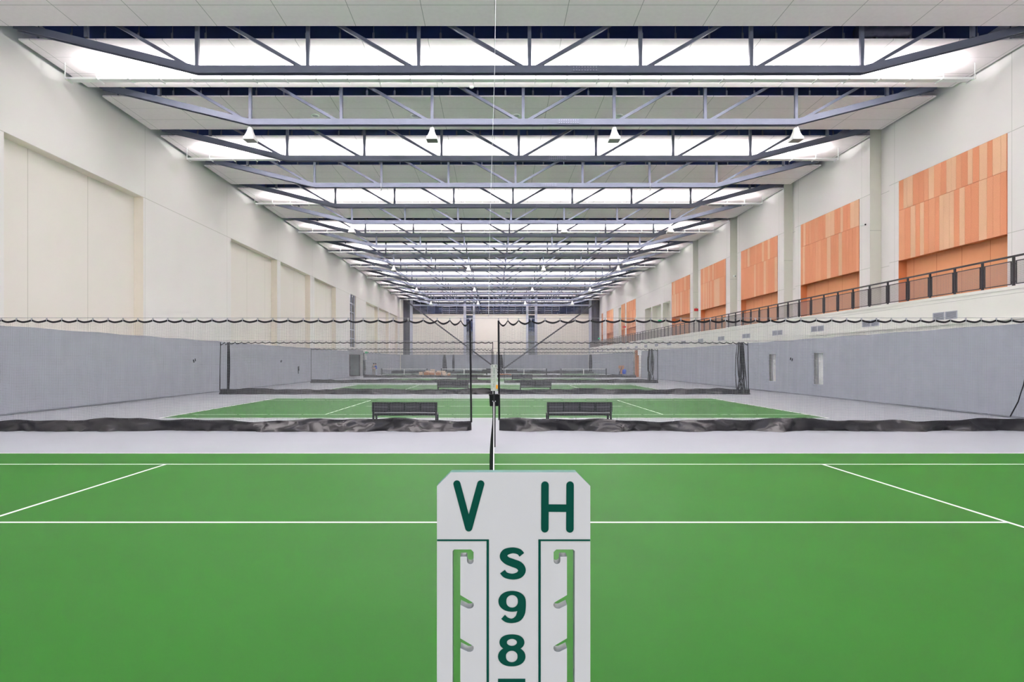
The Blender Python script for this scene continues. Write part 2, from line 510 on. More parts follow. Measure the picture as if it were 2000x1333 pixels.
# two small cable clamps hung from the fourth truss
ck = MB().ring_tube([(0, 0, .30), (0, 0, -.02), (.04, 0, -.1), (-.03, 0, -.16), (0, 0, -.19)], .022, 6)
for i, nm in ((-2, 'left'), (2, 'right')):
    o = obj('beam_clamp', ck, 'midgrey', None, (TX + i * TB, 21.75 + 3 * PITCH - .15, 12.87 - .2))
    tag(o, 'small grey cable clamp hooked on the fourth truss, ' + nm + ' one of two', 'clamp', 'cable clamps on the fourth truss')

# recessed ceiling speakers
spk = MB()
n = 20
for i in range(n):
    a, b = 2 * PI * i / n, 2 * PI * (i + 1) / n
    for (r0, z0, r1, z1) in ((.21, 0, .20, -.03), (.20, -.03, .15, -.03), (.15, -.03, .14, -.005)):
        spk.quad((r0 * math.cos(a), r0 * math.sin(a), z0), (r0 * math.cos(b), r0 * math.sin(b), z0), (r1 * math.cos(b), r1 * math.sin(b), z1), (r1 * math.cos(a), r1 * math.sin(a), z1))
gr = MB()
gr.v = [(.145 * math.cos(2 * PI * i / n), .145 * math.sin(2 * PI * i / n), -.012) for i in range(n)]; gr.f = [tuple(range(n))[::-1]]; gr.m = [0]
rme, gme = spk.mesh('trim_ring', 'white'), gr.mesh('speaker_grille', 'lightgrey')
for r in range(3):
    for q, x in enumerate((-8.9, -3.95, 1.1, 6.2)):
        t = thing('ceiling_speaker', 'round flush ceiling speaker, ' + COLN[q] + ' of four on the ' + ('second', 'sixth', 'tenth')[r] + ' ceiling band in view',
                  'ceiling speaker', (x, 29.0 + 18.95 * r, CEIL), 'round ceiling speakers')
        obj('trim_ring', rme, None, t); obj('speaker_grille', gme, None, t)
o = obj('smoke_detector', MB().ring_tube([(0, 0, 0), (0, 0, -.04), (0, 0, -.07)], [.1, .1, .06], 14), 'white', None, (-1.0, 25.95, CEIL))
tag(o, 'small white smoke detector on the first bright ceiling band', 'smoke detector')

# plastic wrapped duct in the first roof gap
d = MB()
pts = [(13.9 + .15 * i, 22.3 + .03 * math.sin(i * 1.3), 14.62 + .02 * math.sin(i * 2.1)) for i in range(14)]
d.ring_tube(pts, [.24 + .025 * math.sin(i * 2.7) for i in range(14)], 14)
tag(obj('wrapped_duct', d, 'plastic_wrap', smooth=True), 'plastic wrapped duct lying above the ceiling in the first gap at right', 'duct')

# thin cable hanging from the ceiling to the near divider
tag(obj('hanging_cable', MB().ring_tube([(.08, 16.7, 15.6), (.02, 16.75, 10.5), (-.12, 16.8, 6.0), (-.16, 16.85, 3.3)], .007, 5), 'cable'),
    'thin pale cable hanging from the roof down to the near divider net', 'cable')

# ------------------------------------------------------------------ orange acoustic panels on the upper right wall
def acoustic_panel(y0, y1, label, seed, gaplines=True):
    R = random.Random(seed)
    b = MB()
    X = XB - .018
    b.box(X, XB + .0, y0, y1, 7.12, 11.18, 3)
    for (za, zb) in ((9.68, 11.17), (7.13, 9.66)):
        y = y0 + .01; last = 0
        while y < y1 - .02:
            w = R.choice((.26, .3, .34, .4))
            e = min(y + w, y1 - .01)
            if y1 - e < .15: e = y1 - .01
            m = R.choice((0, 0, 2, 1) if last != 1 else (0, 0, 2, 0, 1)); last = m
            b.box(X - .012, X - .0005, y + .004, e - .004, za, zb, m)
            y = e
    o = obj('acoustic_panel', b, ['o1', 'o2', 'o3', 'oseam'])
    tag(o, label, 'acoustic panel', 'orange striped wall panels')
for k in range(0, 5):
    a = 23.4 + 9.475 * k
    acoustic_panel(a, a + 6.25, 'orange striped wood acoustic panel above the balcony, ' + ('nearest to the camera' if k == 0 else ORD[k] + ' from the camera'), 10 + k)
acoustic_panel(84.75, 90.65, 'orange striped acoustic panel just beyond the white wall niches', 31)
acoustic_panel(91.65, 94.4, 'narrow orange acoustic panel right against a tall grey niche at the far end', 32)
acoustic_panel(100.75, 106.55, 'orange striped acoustic panel second to last before the end wall', 33)
acoustic_panel(110.25, 111.65, 'narrowest orange acoustic panel beside the end wall window', 34)

# ------------------------------------------------------------------ balcony railing
rl = thing('balcony_railing', 'charcoal balcony railing with woven wire panels along the right gallery', 'railing', (XR + .06, 0, 4.66))
ya, yb, sp = 12.9, 113.5, 1.34
obj('top_rail', MB().box(-.035, .035, ya, yb, 1.10, 1.16), 'rail', rl)
pme = MB().box(-.025, .025, -.04, -.006, 0, 1.1).box(-.025, .025, .006, .04, 0, 1.1).mesh('post', 'rail')
fr = MB()
h0, h1, l = .12, .97, sp - .18
fr.box(-.015, .015, 0, l, h0, h0 + .03).box(-.015, .015, 0, l, h1 - .03, h1).box(-.015, .015, 0, .03, h0, h1).box(-.015, .015, l - .03, l, h0, h1)
fr.box(-.01, .01, -.05, 0, h0 + .08, h0 + .11).box(-.01, .01, l, l + .05, h0 + .08, h0 + .11).box(-.01, .01, -.05, 0, h1 - .12, h1 - .09).box(-.01, .01, l, l + .05, h1 - .12, h1 - .09)
fme = fr.mesh('infill_frame', 'rail')
wr = MB()
for i in range(1, 34):
    y = l * i / 34
    wr.box(-.002, .002, y - .003, y + .003, h0 + .02, h1 - .02)
for i in range(1, 25):
    z = h0 + (h1 - h0) * i / 25
    wr.box(-.002, .002, .02, l - .02, z - .004, z + .004)
wme = wr.mesh('wire_mesh', 'wire')
y = ya
i = 0
while y < yb + .01:
    o = bpy.data.objects.new('post', pme); C.objects.link(o); o.parent = rl; o.location = (0, y, 0)
    if y + sp <= yb + .05:
        f = bpy.data.objects.new('infill_frame', fme); C.objects.link(f); f.parent = rl; f.location = (0, y + .09, 0)
        g = bpy.data.objects.new('wire_mesh', wme); C.objects.link(g); g.parent = f
    y += sp

# ------------------------------------------------------------------ vent grilles on the balcony front
def make_grille(label):
    t = thing('vent_grille', label, 'vent grille', group='paired vent grilles below the balcony')
    b = MB().box(-.03, 0, -.3, .3, -.16, -.13).box(-.03, 0, -.3, .3, .13, .16).box(-.03, 0, -.3, -.27, -.13, .13).box(-.03, 0, .27, .3, -.13, .13)
    obj('grille_frame', b, 'grille', t)
    s = MB().box(-.004, 0, -.27, .27, -.13, .13, 1)
    for i in range(9):
        z = -.115 + i * .029
        s.bar((-.014, -.27, z), (-.014, .27, z), .02, .012, m=0)
    obj('louvres', s, ['grille', 'grille_in'], t)
    return t
g0 = None
for k in range(19):
    yc = 24.05 + PITCH * k
    for s, nm in ((-1, 'nearer'), (1, 'farther')):
        lab = nm + ' grey vent grille of the ' + ORD[k] + ' pair from the camera, on the balcony front'
        loc = (XR - .001, yc + s * .34, 3.9)
        if g0 is None: g0 = make_grille(lab); g0.location = loc
        else: dup(g0, loc, lab)

# security cameras on the right wall
def wall_camera(loc, label):
    t = thing('security_camera', label, 'security camera', loc, 'security cameras on the right wall')
    obj('mount', MB().box(-.12, 0, -.04, .04, -.04, .04), 'white', t)
    obj('camera_body', MB().ring_tube([(-.16, .1, .0), (-.16, -.14, -.04), (-.16, -.22, -.05)], [.07, .075, .06], 10), 'white', t)
    obj('camera_lens', MB().ring_tube([(-.16, -.215, -.05), (-.16, -.235, -.052)], .045, 10), 'black', t)
wall_camera((XB - .02, 32.3, 9.6), 'small white security camera on the wall between the first two orange panels')
wall_camera((XB - .02, 49.6, 9.3), 'small white security camera on the wall beyond the third orange panel')

# ------------------------------------------------------------------ end wall
ew = MB()
wins = [(-17.75, -16.4, 3.2, CEIL), (-5.45, -4.15, 3.2, 11.2), (6.68, 7.96, 3.2, 11.2), (19.0, XB, 4.66, CEIL)]
Xs = sorted({XL - .1, XB + .6} | {w[0] for w in wins} | {w[1] for w in wins})
for a, b in zip(Xs, Xs[1:]):
    mx_ = (a + b) / 2
    win = [w for w in wins if w[0] < mx_ < w[1]]
    if win:
        ew.quad((a, YE, 0), (b, YE, 0), (b, YE, win[0][2]), (a, YE, win[0][2]))
    else:
        ew.quad((a, YE, 0), (b, YE, 0), (b, YE, 11.2), (a, YE, 11.2))
for a, b in ((XL - .1, -16.1), (18.7, XB + .6)):
    ew.quad((a, YE + .2, 4.0), (b, YE + .2, 4.0), (b, YE + .2, 15.9), (a, YE + .2, 15.9))
ew.quad((XL - .1, YE + .2, CEIL), (XB + .6, YE + .2, CEIL), (XB + .6, YE + .2, 15.9), (XL - .1, YE + .2, 15.9))
struct('wall_back', ew, 'endwall')
def window(idx, x0, x1, z0, z1, nx, nz, glass, fm, yy=YE, w=.09):
    t = sempty('window_%d' % idx, (x0, yy, z0))
    W, H = x1 - x0, z1 - z0
    obj('window_pane', MB().quad((0, .12, 0), (W, .12, 0), (W, .12, H), (0, .12, H)), glass, t)
    f = MB()
    for i in range(nx + 1):
        x = W * i / nx
        f.box(x - w / 2, x + w / 2, 0, .11, 0, H)
    for i in range(nz + 1):
        z = H * i / nz
        f.box(0, W, .01, .1, z - w / 2, z + w / 2)
    obj('window_frame', f, fm, t)
    return t
window(2, -17.7, -16.4, 3.3, CEIL, 2, 5, 'glass_grey', 'frame_dark')
window(3, -5.45, -4.15, 3.3, 11.2, 1, 6, 'glass_dark', 'steel')
window(4, 6.68, 7.96, 3.3, 11.2, 1, 6, 'glass_dark', 'steel')
window(5, 19.0, XB, 4.7, CEIL, 3, 6, 'glass_grey', 'frame_dark')
window(6, -15.9, 18.5, 11.25, 15.6, 24, 1, 'glass_dark', 'steel', w=.07)
ti = 8
for a, b, mname in ((-16.4, -15.9, 'endsteel'), (-5.95, -5.45, 'endsteel'), (-4.15, -3.72, 'endsteel'), (6.25, 6.68, 'endsteel'), (7.96, 8.4, 'endsteel'), (18.5, 19.0, 'endsteel')):
    struct('trim_%d' % ti, MB().box(a, b, YE - .35, YE, 0, 15.4), mname); ti += 1
struct('trim_%d' % ti, MB().box(-15.9, 18.5, YE - .3, YE - .02, 12.9, 13.15), 'endsteel'); ti += 1
struct('trim_%d' % ti, MB().box(-15.9, 18.5, YE - .2, YE - .01, 11.1, 11.3), 'reveal'); ti += 1
for (p, q, nm) in (((-17.3, YE - 1.15, 13.95), (.75, YE - 1.15, .45), 'left'), ((20.2, YE - 1.15, 13.75), (1.55, YE - 1.15, .45), 'right')):
    o = thing('diagonal_brace', 'long grey steel brace falling from the upper ' + nm + ' corner of the end wall', 'steel brace', (p[0], p[1], p[2]), 'diagonal braces on the end wall')
    d = Vector(q) - Vector(p)
    obj('brace_tube', MB().bar((0, 0, 0), d, .26, .26, up=(0, 1, 0)), 'brace', o)
    u = d.normalized()
    obj('gusset_plate', MB().bar(d - u * .1, d + u * .3, .06, .5, up=(0, 1, 0)), 'brace', o)

# tall left window and the two doors
t = sempty('window_1', (XL - .22, 74.7, 3.9))
H = 6.85
obj('window_pane', MB().quad((0, 0, 0), (0, 3.1, 0), (0, 3.1, H), (0, 0, H)), 'glass_grey', t)
f = MB()
for y in (0, 1.45, 3.0): f.box(0, .08, y, y + .1, 0, H)
for i in range(7): f.box(0, .075, 0, 3.1, H * i / 6 - .05, H * i / 6 + .05)
obj('window_frame', f, 'mullion', t)

# left glass entrance, facing the camera at the end of its alcove
t = sempty('door_1', (-20.35, 82.0, 0))
obj('glass_leaf', MB().box(.12, 1.38, -.02, .02, .1, 2.95), 'glass_door', t)
obj('door_frame', MB().box(0, .12, -.06, .06, 0, 3.1).box(1.38, 1.52, -.06, .06, 0, 3.1).box(0, 1.52, -.055, .055, 2.95, 3.1).box(0, 1.52, -.055, .055, 0, .1), 'frame_dark', t)
obj('side_frame', MB().box(1.56, 1.74, -.05, .05, 0, 3.1).box(1.8, 1.86, -.05, .05, 0, 3.1), 'line', t)
obj('door_handle', MB().ring_tube([(.2, -.08, .95), (.2, -.08, 1.35)], .03, 8), 'black', t)
struct('trim_%d' % ti, MB().box(XL - 1.95, XL + .02, 73.4, 82.2, 3.0, 3.6).box(XL - .02, XL + .06, 82.05, 82.25, 0, 3.2), 'midgrey'); ti += 1
o = obj('wall_sign', MB().box(-.28, .28, -.02, .0, -.3, .3), 'line', None, (-18.15, 81.9, 2.55)); tag(o, 'square white notice board beside the left glass entrance', 'notice board')
# right alcove
t = sempty('door_2', (XR + .1, 74.0, 0))
obj('door_leaf', MB().box(.33, .38, 0, 1.2, .02, 2.7), 'line', t)
obj('door_frame', MB().box(.30, .38, -.1, 0, 0, 2.8).box(.30, .38, 1.2, 1.3, 0, 2.8).box(.30, .38, -.1, 1.3, 2.7, 2.8), 'frame_dark', t)
struct('trim_%d' % ti, MB().box(XR - .02, XR + .48, 73.1, 75.4, 2.85, 3.5), 'line'); ti += 1
# signs
def sign(loc, label, m='exit', cat='exit sign', w=.45):
    t = thing('exit_sign' if m == 'exit' else 'alarm_sign', label, cat, loc)
    obj('sign_face', MB().box(-w / 2, w / 2, -.04, 0, 0, .26), m, t)
    obj('sign_bracket', MB().box(-.03, .03, -.03, .0, .26, .36), 'midgrey', t)
sign((-18.05, 82.6, 3.15), 'green exit sign above the left glass entrance')
sign((20.35, 71.6, 6.85), 'green exit sign on the gallery beside the white wall niches')
sign((20.4, 113.2, 6.4), 'green exit sign at the far end of the gallery by the end window')
sign((20.4, 91.2, 7.3), 'red alarm sign between two far orange panels', 'red', 'alarm sign', .6)
sign((20.92, 60.38, 7.25), 'red alarm sign in the recess between the fourth and fifth orange panels', 'red', 'alarm sign', .42)

# ------------------------------------------------------------------ grey perimeter curtains
def side_curtain(X, y0, y1, label, side, holes=(), straps=()):
    t = thing('perimeter_curtain', label, 'curtain', (0, 0, 0), 'grey curtains hung along the walls')
    st = .1
    Ys = [y0 + (y1 - y0) * i / round((y1 - y0) / st) for i in range(round((y1 - y0) / st) + 1)]
    for h in holes:   # snap columns to the hole edges
        for e in h[:2]:
            k = min(range(len(Ys)), key=lambda q: abs(Ys[q] - e)); Ys[k] = e
    Zs = [.06, .4, .72, 1.2, 1.8, 2.5, 2.9, 3.2, 3.34]
    def fn(i, j):
        y, z = Ys[i], Zs[j]
        a = .018 * math.sin(y * 2.1) + .012 * math.sin(y * 4.7 + 1) + .008 * math.sin(y * 9.3 + z)
        if any(h[0] - .05 <= y <= h[1] + .05 for h in holes): a = 0
        return (X + side * a, y, z + (.015 * math.sin(y * 1.7) if j == 8 else 0))
    def skip(i, j):
        my, mz = (Ys[i] + Ys[i + 1]) / 2, (Zs[j] + Zs[j + 1]) / 2
        return any(h[0] < my < h[1] and h[2] < mz < h[3] for h in holes)
    b = MB().grid(len(Ys) - 1, len(Zs) - 1, fn, skip=skip)
    obj('curtain_sheet', b, 'curtain', t, smooth=True)
    obj('bottom_hem', MB().box(X - .03, X + .03, y0, y1, .02, .07), 'curtain_hem', t)
    for (y, z, l) in straps:
        obj('strap', MB().bar((X + side * .06, y, z), (X + side * .06, y + .06, z - l), .05, .05).bar((X + side * .06, y + .2, z + .06), (X + side * .06, y + .24, z - l * .6), .04, .04), 'black', t)
    return t
side_curtain(-18.2, 10.5, 73.2, 'long grey vinyl curtain along the left wall up to the glass entrance', 1, (), ((35.2, 2.12, .16), (49.6, 2.1, .16), (54.0, 1.55, .65)))
side_curtain(-18.2, 82.6, 113.2, 'grey curtain on the left wall beyond the glass entrance', 1)
side_curtain(18.42, 10.5, 72.8, 'long grey vinyl curtain along the right wall below the balcony', -1,
             ((38.15, 39.05, .72, 2.5), (32.65, 33.55, .72, 2.5)), ((35.9, 2.2, .16),))
side_curtain(18.42, 77.3, 113.2, 'grey curtain on the right wall beyond the wood lined doorway', -1)
t = thing('perimeter_curtain', 'grey curtain across the foot of the end wall', 'curtain', (0, 0, 0), 'grey curtains hung along the walls')
obj('curtain_sheet', MB().grid(180, 4, lambda i, j: (-18.1 + 36.4 * i / 180, 113.25 + .03 * math.sin(i * .9), .06 + 3.28 * j / 4)), 'curtain', t, smooth=True)
obj('bottom_hem', MB().box(-18.1, 18.3, 113.2, 113.3, .02, .07), 'curtain_hem', t)

# ------------------------------------------------------------------ divider nets
def clip_positions(x0, x1, gap_end, base=.435):
    """clips from the gathered end (gap_end) to the other end"""
    d = 1 if gap_end == x0 else -1
    L = abs(x1 - x0)
    ps = [0.0]; s = .27
    while ps[-1] + s < L - .05:
        ps.append(ps[-1] + s); s = min(base, s + .045)
    ps.append(L)
    return sorted(gap_end + d * p for p in ps)

def divider(Y, x0, x1, gap_end, label, s, w, seed, clips=True, skirt_h=.30, cord=.05, slant=0.0, both_gather=False, group='divider nets between the courts'):
    R = random.Random(seed)
    t = thing('divider_net', label, 'divider net', ((x0 + x1) / 2, Y, 0), group)
    ox = (x0 + x1) / 2
    ZT = 3.2
    cp = clip_positions(x0, x1, gap_end)
    ph = [R.uniform(0, 6.28) for _ in range(8)]
    def dist(x): return abs(x - gap_end)
    def dip(x):
        for a, b in zip(cp, cp[1:]):
            if a <= x <= b:
                tt = (x - a) / max(b - a, 1e-6)
                amp = .058 + .13 * math.exp(-dist(x) / .9)
                return amp * (1 - abs(2 * tt - 1) ** 1.7), tt
        return 0, 0
    def yoff(x, u):
        g = math.exp(-dist(x) / 1.6)
        dd, tt = dip(x)
        y = .03 * math.sin(x * 1.1 + ph[0]) + .015 * math.sin(x * 3.1 + ph[1]) * (1 - u * .5)
        y += (.02 + .11 * g) * math.cos(2 * PI * tt) * (.35 + .65 * u)
        return y
    def ztop(x): return ZT - dip(x)[0]
    def hem(x):
        v = skirt_h + .035 * math.sin(x * .9 + ph[2]) + .022 * math.sin(x * 2.3 + ph[3]) + .015 * math.sin(x * 5.1 + ph[4])
        return v
    def pt(x, u):
        zb = hem(x) - .02
        z = zb + (ZT - zb) * u - dip(x)[0] * u ** 7
        return (x - ox + slant * (1 - u), yoff(x, u), z)
    n = max(2, round((x1 - x0) / s)); m = max(2, round(2.9 / s))
    b = MB()
    nv = 10
    hw = w / 2
    for i in range(n + 1):
        x = x0 + (x1 - x0) * i / n
        pts = [pt(x, (q / nv) ** .8) for q in range(nv + 1)]
        k = len(b.v)
        for p in pts: b.v += [(p[0] - hw, p[1], p[2]), (p[0] + hw, p[1], p[2])]
        for q in range(nv):
            b.f.append((k + 2 * q, k + 2 * q + 1, k + 2 * q + 3, k + 2 * q + 2)); b.m.append(0)
    st = max(s, .06)
    nh = round((x1 - x0) / st)
    for q in range(1, m):
        u = q / m
        k = len(b.v)
        for i in range(nh + 1):
            p = pt(x0 + (x1 - x0) * i / nh, u)
            b.v += [(p[0], p[1], p[2] - hw), (p[0], p[1], p[2] + hw)]
        for i in range(nh):
            b.f.append((k + 2 * i, k + 2 * i + 2, k + 2 * i + 3, k + 2 * i + 1)); b.m.append(0)
    obj('netting', b, 'net', t)
    # scalloped top tape
    tp = MB()
    fine = []
    for a, c in zip(cp, cp[1:]):
        fine += [a + (c - a) * q / 8 for q in range(8)]
    fine.append(cp[-1])
    k0 = 0
    hh = .026 if s < .06 else .03
    for q in (-1, 1):
        tp.grid(len(fine) - 1, 1, lambda i, j: (fine[i] - ox, yoff(fine[i], 1) + q * .008, ztop(fine[i]) + (j - .5) * 2 * hh))
    obj('top_tape', tp, 'black', t)
    # vinyl skirt with creases
    sk = MB()
    nx = int((x1 - x0) / .07); nz = 6
    cols = [x0]
    while cols[-1] < x1 - .3: cols.append(cols[-1] + R.uniform(.09, .26))
    cols.append(x1)
    rows = [0, .3, .62, .85, 1.0]
    bigw = [R.uniform(-1, 1) for _ in range(int((x1 - x0) / .8) + 4)]
    def low(x):
        h = (x - x0) / .8; q = int(h); h -= q; h = h * h * (3 - 2 * h)
        return bigw[q] * (1 - h) + bigw[q + 1] * h
    V = []
    for i, x in enumerate(cols):
        end = i in (0, len(cols) - 1)
        for j, v in enumerate(rows):
            xx = x if end else x + R.uniform(-.05, .05) + (v - .5) * .14 * low(x + .4)
            y = yoff(x, 0) - .14 * (1 - v) ** 1.3 - .22 * (1 - v) * low(x) + (0 if j == 4 else R.uniform(-.075, .075)) + .03 * low(x * .7 + x0 * .3)
            V.append((xx - ox + slant, y, v * (hem(x) + .02) + .004))
    nr = len(rows)
    for i in range(len(cols) - 1):
        for j in range(nr - 1):
            a = i * nr + j; b_ = a + nr; k = 0
            if R.random() < .5: sk.f += [(a, b_, b_ + 1), (a, b_ + 1, a + 1)]
            else: sk.f += [(a, b_, a + 1), (b_, b_ + 1, a + 1)]
            sk.m += [0, 0]
    sk.v = V
    me_ = obj('skirt', sk, 'vinyl', t, smooth=True)
    # edge cords
    for xe, ce in ((x0, cord if gap_end == x0 else cord * .7), (x1, cord if gap_end == x1 else cord * .7)):
        pts = [pt(xe, q / 10) for q in range(11)]
        sg = 1 if xe == x0 else -1
        obj('edge_cord', MB().ring_tube([(p[0], p[1], p[2]) for p in pts], ce / 2 * 1.0, 6), 'black', t)
    if clips:
        cme = MB().box(-.012, .012, -.012, .012, -.02, .075).box(-.02, .02, -.014, .014, .03, .05).mesh('sail_clip', 'lightgrey')
        for x in cp[:95]:
            o = bpy.data.objects.new('sail_clip', cme); C.objects.link(o); o.parent = t; o.location = (x - ox, yoff(x, 1), ZT)
    return t

divider(16.85, -17.5, -.70, -.70, 'white-grey divider net nearest the camera, left of the gap at the post', .045, .0048, 1, cord=.055, slant=.04)
near_right = divider(16.85, .13, 18.0, .13, 'grey divider net nearest the camera, right of the gap at the post', .045, .0048, 2, cord=.055, slant=.02)
divider(35.85, -16.9, -.08, -16.9, 'divider net second from the camera, left half behind the nearer benches', .075, .0047, 3, clips=False, cord=.06)
divider(35.85, .32, 15.65, 15.65, 'divider net second from the camera, right half behind the nearer benches', .075, .0047, 4, clips=False, cord=.06)
divider(54.8, -17.2, -.25, -.25, 'divider net third from the camera, left half', .12, .0062, 5, clips=False, cord=.06)
divider(54.8, .95, 15.4, 15.4, 'divider net third from the camera, right half', .12, .0062, 6, clips=False, cord=.06)
divider(73.75, -16.5, -.05, -16.5, 'divider net fourth from the camera, left half', .16, .008, 7, clips=False, cord=.07)
divider(73.75, .35, 18.0, 18.0, 'divider net fourth from the camera, right half', .16, .008, 8, clips=False, cord=.07)
# seam cord sewn in a curve on the near right net
obj('seam_cord', MB().ring_tube([(x - 9.065, -.07, z) for x, z in ((15.55, 3.08), (15.45, 2.5), (15.35, 1.9), (15.24, 1.35), (15.08, .85), (14.85, .42))], .016, 6), 'black', near_right)
for Y, nm in ((16.85, 'nearest'), (35.85, 'second'), (54.8, 'third'), (73.75, 'fourth'), (100.0, 'farthest')):
    tag(obj('support_cable', MB().ring_tube([(XL, Y, 3.275), (0, Y, 3.26), (XR, Y, 3.275)], .006 if Y < 20 else .012, 5), 'midgrey'),
        'thin steel cable carrying the ' + nm + ' row of divider nets', 'cable', 'cables above the divider nets')
# gathered end bundles on the second and third nets, and the drawn-back far net
def bundle(x, Y, label, w=.35, seed=0, spread=.0):
    R = random.Random(seed)
    t = thing('net_bundle', label, 'gathered net', (x, Y, 0), 'gathered divider nets')
    b = MB()
    for i in range(14):
        a = R.uniform(-w, w); c = R.uniform(-w, w) * (1 + spread) ; d = R.uniform(-.12, .12)
        b.ring_tube([(a * .5, d, 3.2), (a * .8, d + .03, 2.2), (a * .9 + c * .1, d, 1.2), (a * .6 + c * .5, d, .25)], [.018, .03, .03, .022] if Y < 60 else [.06, .09, .085, .06], 5)
    obj('gathered_netting', b, 'black', t, smooth=True)
    k = MB().grid(16, 4, lambda i, j: ((-w - .25) + (2 * w + .5) * i / 16, -.12 + .1 * math.sin(i * 1.3), .01 + .3 * j / 4))
    obj('skirt', k, 'vinyl', t, smooth=True)
bundle(14.7, 54.7, 'gathered bundle at the right end of the third divider net', .4, 1, .6)
bundle(15.1, 35.75, 'loosely gathered bundle at the right end of the second divider net', .3, 5, .8)
bundle(-16.3, 35.75, 'gathered strands at the left end of the second divider net', .1, 6, -.6)
bundle(-8.5, 99.8, 'far gathered net left of centre, wider of the left pair', .3, 2, .8)
bundle(-6.95, 99.8, 'far gathered net left of centre, slimmer of the left pair', .16, 3)
bundle(1.15, 99.8, 'far gathered net just right of the scoreboard post', .42, 4)
bundle(16.5, 99.8, 'far gathered net near the right wall', .3, 8)
for xa, xb, nm in ((-17.6, -.4, 'left'), (2.0, 16.4, 'right')):
    n = int((xb - xa) / .15)
    o = obj('fallen_skirt', MB().grid(n, 3, lambda i, j: (xa + (xb - xa) * i / n, 100.0 + .1 * math.sin(i * .7), .01 + (.42 + .06 * math.sin(i * .23)) * j / 3)), 'vinyl', smooth=True)
    tag(o, 'long black vinyl skirt on the floor beyond the small nets, ' + nm + ' half', 'net skirt', 'far net skirts')

# ------------------------------------------------------------------ benches
def make_bench(label):
    t = thing('bench', label, 'bench', group='black metal benches behind the divider nets')
    L = 1.98
    # faces +Y (away from camera); backrest on the camera side
    fb = MB()
    for z in (.475, .73): fb.box(-L / 2, L / 2, -.02, .02, z - .025, z + .025)
    for i in range(5):
        x = -L / 2 + .02 + (L - .04) * i / 4
        fb.box(x - .035, x + .035, -.021, .021, .46, .755)
    obj('backrest_frame', fb, 'bench', t)
    for i in range(4):
        x0 = -L / 2 + .04 + (L - .04) * i / 4
        p = MB().box(x0, x0 + (L - .04) / 4 - .04, -.006, .006, .49, .715)
        p.box(x0, x0 + (L - .04) / 4 - .04, -.012, -.006, .60, .61, 1)
        obj('backrest_panel', p, ['perf', 'seat'], t)
    s = MB()
    for i in range(7): s.box(-L / 2 + .03, L / 2 - .03, .03 + i * .062, .03 + i * .062 + .05, .405, .425)
    obj('seat', s, 'seat', t)
    obj('seat_frame', MB().box(-L / 2, L / 2, -.02, .02, .34, .40).box(-L / 2, L / 2, .45, .49, .34, .40).box(-L / 2, -L / 2 + .04, 0, .47, .345, .395).box(L / 2 - .04, L / 2, 0, .47, .345, .395), 'bench', t)
    for sx in (-1, 1):
        x = sx * (L / 2 - .025)
        obj('leg', MB().box(x - .027, x + .027, -.027, .027, 0, .755), 'bench', t)
        obj('leg', MB().box(x - .027, x + .027, .44, .495, 0, .40), 'bench', t)
    return t
bench0 = None
DN = ['nearest', 'second', 'third', 'fourth']
for r, (Y, xa, xb) in enumerate(((17.95, -2.75, 2.63), (37.3, -2.64, 2.66), (56.6, -2.62, 2.72), (104.0, -1.1, 3.1))):
    for x, nm in ((xa, 'left'), (xb, 'right')):
        lab = 'black metal bench behind the ' + DN[r] + ' divider net, ' + nm + ' one of its pair'
        if r == 3: lab = 'small far black bench beyond the low nets, ' + nm + ' one of its pair'
        if bench0 is None: bench0 = make_bench(lab); bench0.location = (x, Y, 0)
        else: dup(bench0, (x, Y, 0), lab)

# ------------------------------------------------------------------ tennis net and posts (court 1; net plane runs away from the camera)
Y0N, Y1N = .86, 13.66
def net_post(y, label):
    t = thing('net_post', label, 'net post', (0, y, 0), 'posts of the near tennis net')
    obj('post_tube', MB().ring_tube([(0, 0, 0), (0, 0, 1.06)], .035, 14), 'post', t, smooth=False)
    obj('post_cap', MB().ring_tube([(0, 0, 1.06), (0, 0, 1.08), (0, 0, 1.09)], [.04, .04, .02], 14), 'lightgrey', t)
    s = -1 if y < 5 else 1
    obj('crank', MB().box(-.04, .04, s * .035, s * .075, .82, .96).ring_tube([(0, s * .075, .9), (0, s * .11, .9), (.0, s * .11, .8)], .01, 6), 'midgrey', t)
    return t
net_post(Y0N, 'black net post nearest the camera, behind the white score board')
net_post(Y1N, 'black net post at the far side of the near court')
nt = thing('tennis_net', 'black tennis net with white top band stretched straight away from the camera', 'tennis net', (0, 7.26, 0))
def ntop(y):
    u = (y - 7.26) / 6.4
    return .914 + .156 * abs(u) ** 1.6
def nx_(y, z):
    return -.062 * math.sin(PI * min(1, max(0, 1 - z / ntop(y))) * .6) * (1 + .25 * math.sin(y * 1.3)) - .004
b = MB()
a0, a1 = Y0N + .05, Y1N - .05
NN = 170
for i in range(NN + 1):
    y = a0 + (a1 - a0) * i / NN
    zs = [.03 + (ntop(y) - .05) * q / 6 for q in range(7)]
    k = len(b.v)
    for z in zs: b.v += [(nx_(y, z) - .003, y - 7.26, z), (nx_(y, z) + .003, y - 7.26, z)]
    for q in range(6): b.f.append((k + 2 * q, k + 2 * q + 1, k + 2 * q + 3, k + 2 * q + 2)); b.m.append(0)
for q in range(22):
    k = len(b.v)
    for i in range(86):
        y = a0 + (a1 - a0) * i / 85
        z = .03 + (ntop(y) - .05) * q / 21
        b.v += [(nx_(y, z), y - 7.26, z - .002), (nx_(y, z), y - 7.26, z + .002)]
    for i in range(85): b.f.append((k + 2 * i, k + 2 * i + 2, k + 2 * i + 3, k + 2 * i + 1)); b.m.append(0)
obj('netting', b, 'tennis_net', nt)
tb = MB()
NB = 40
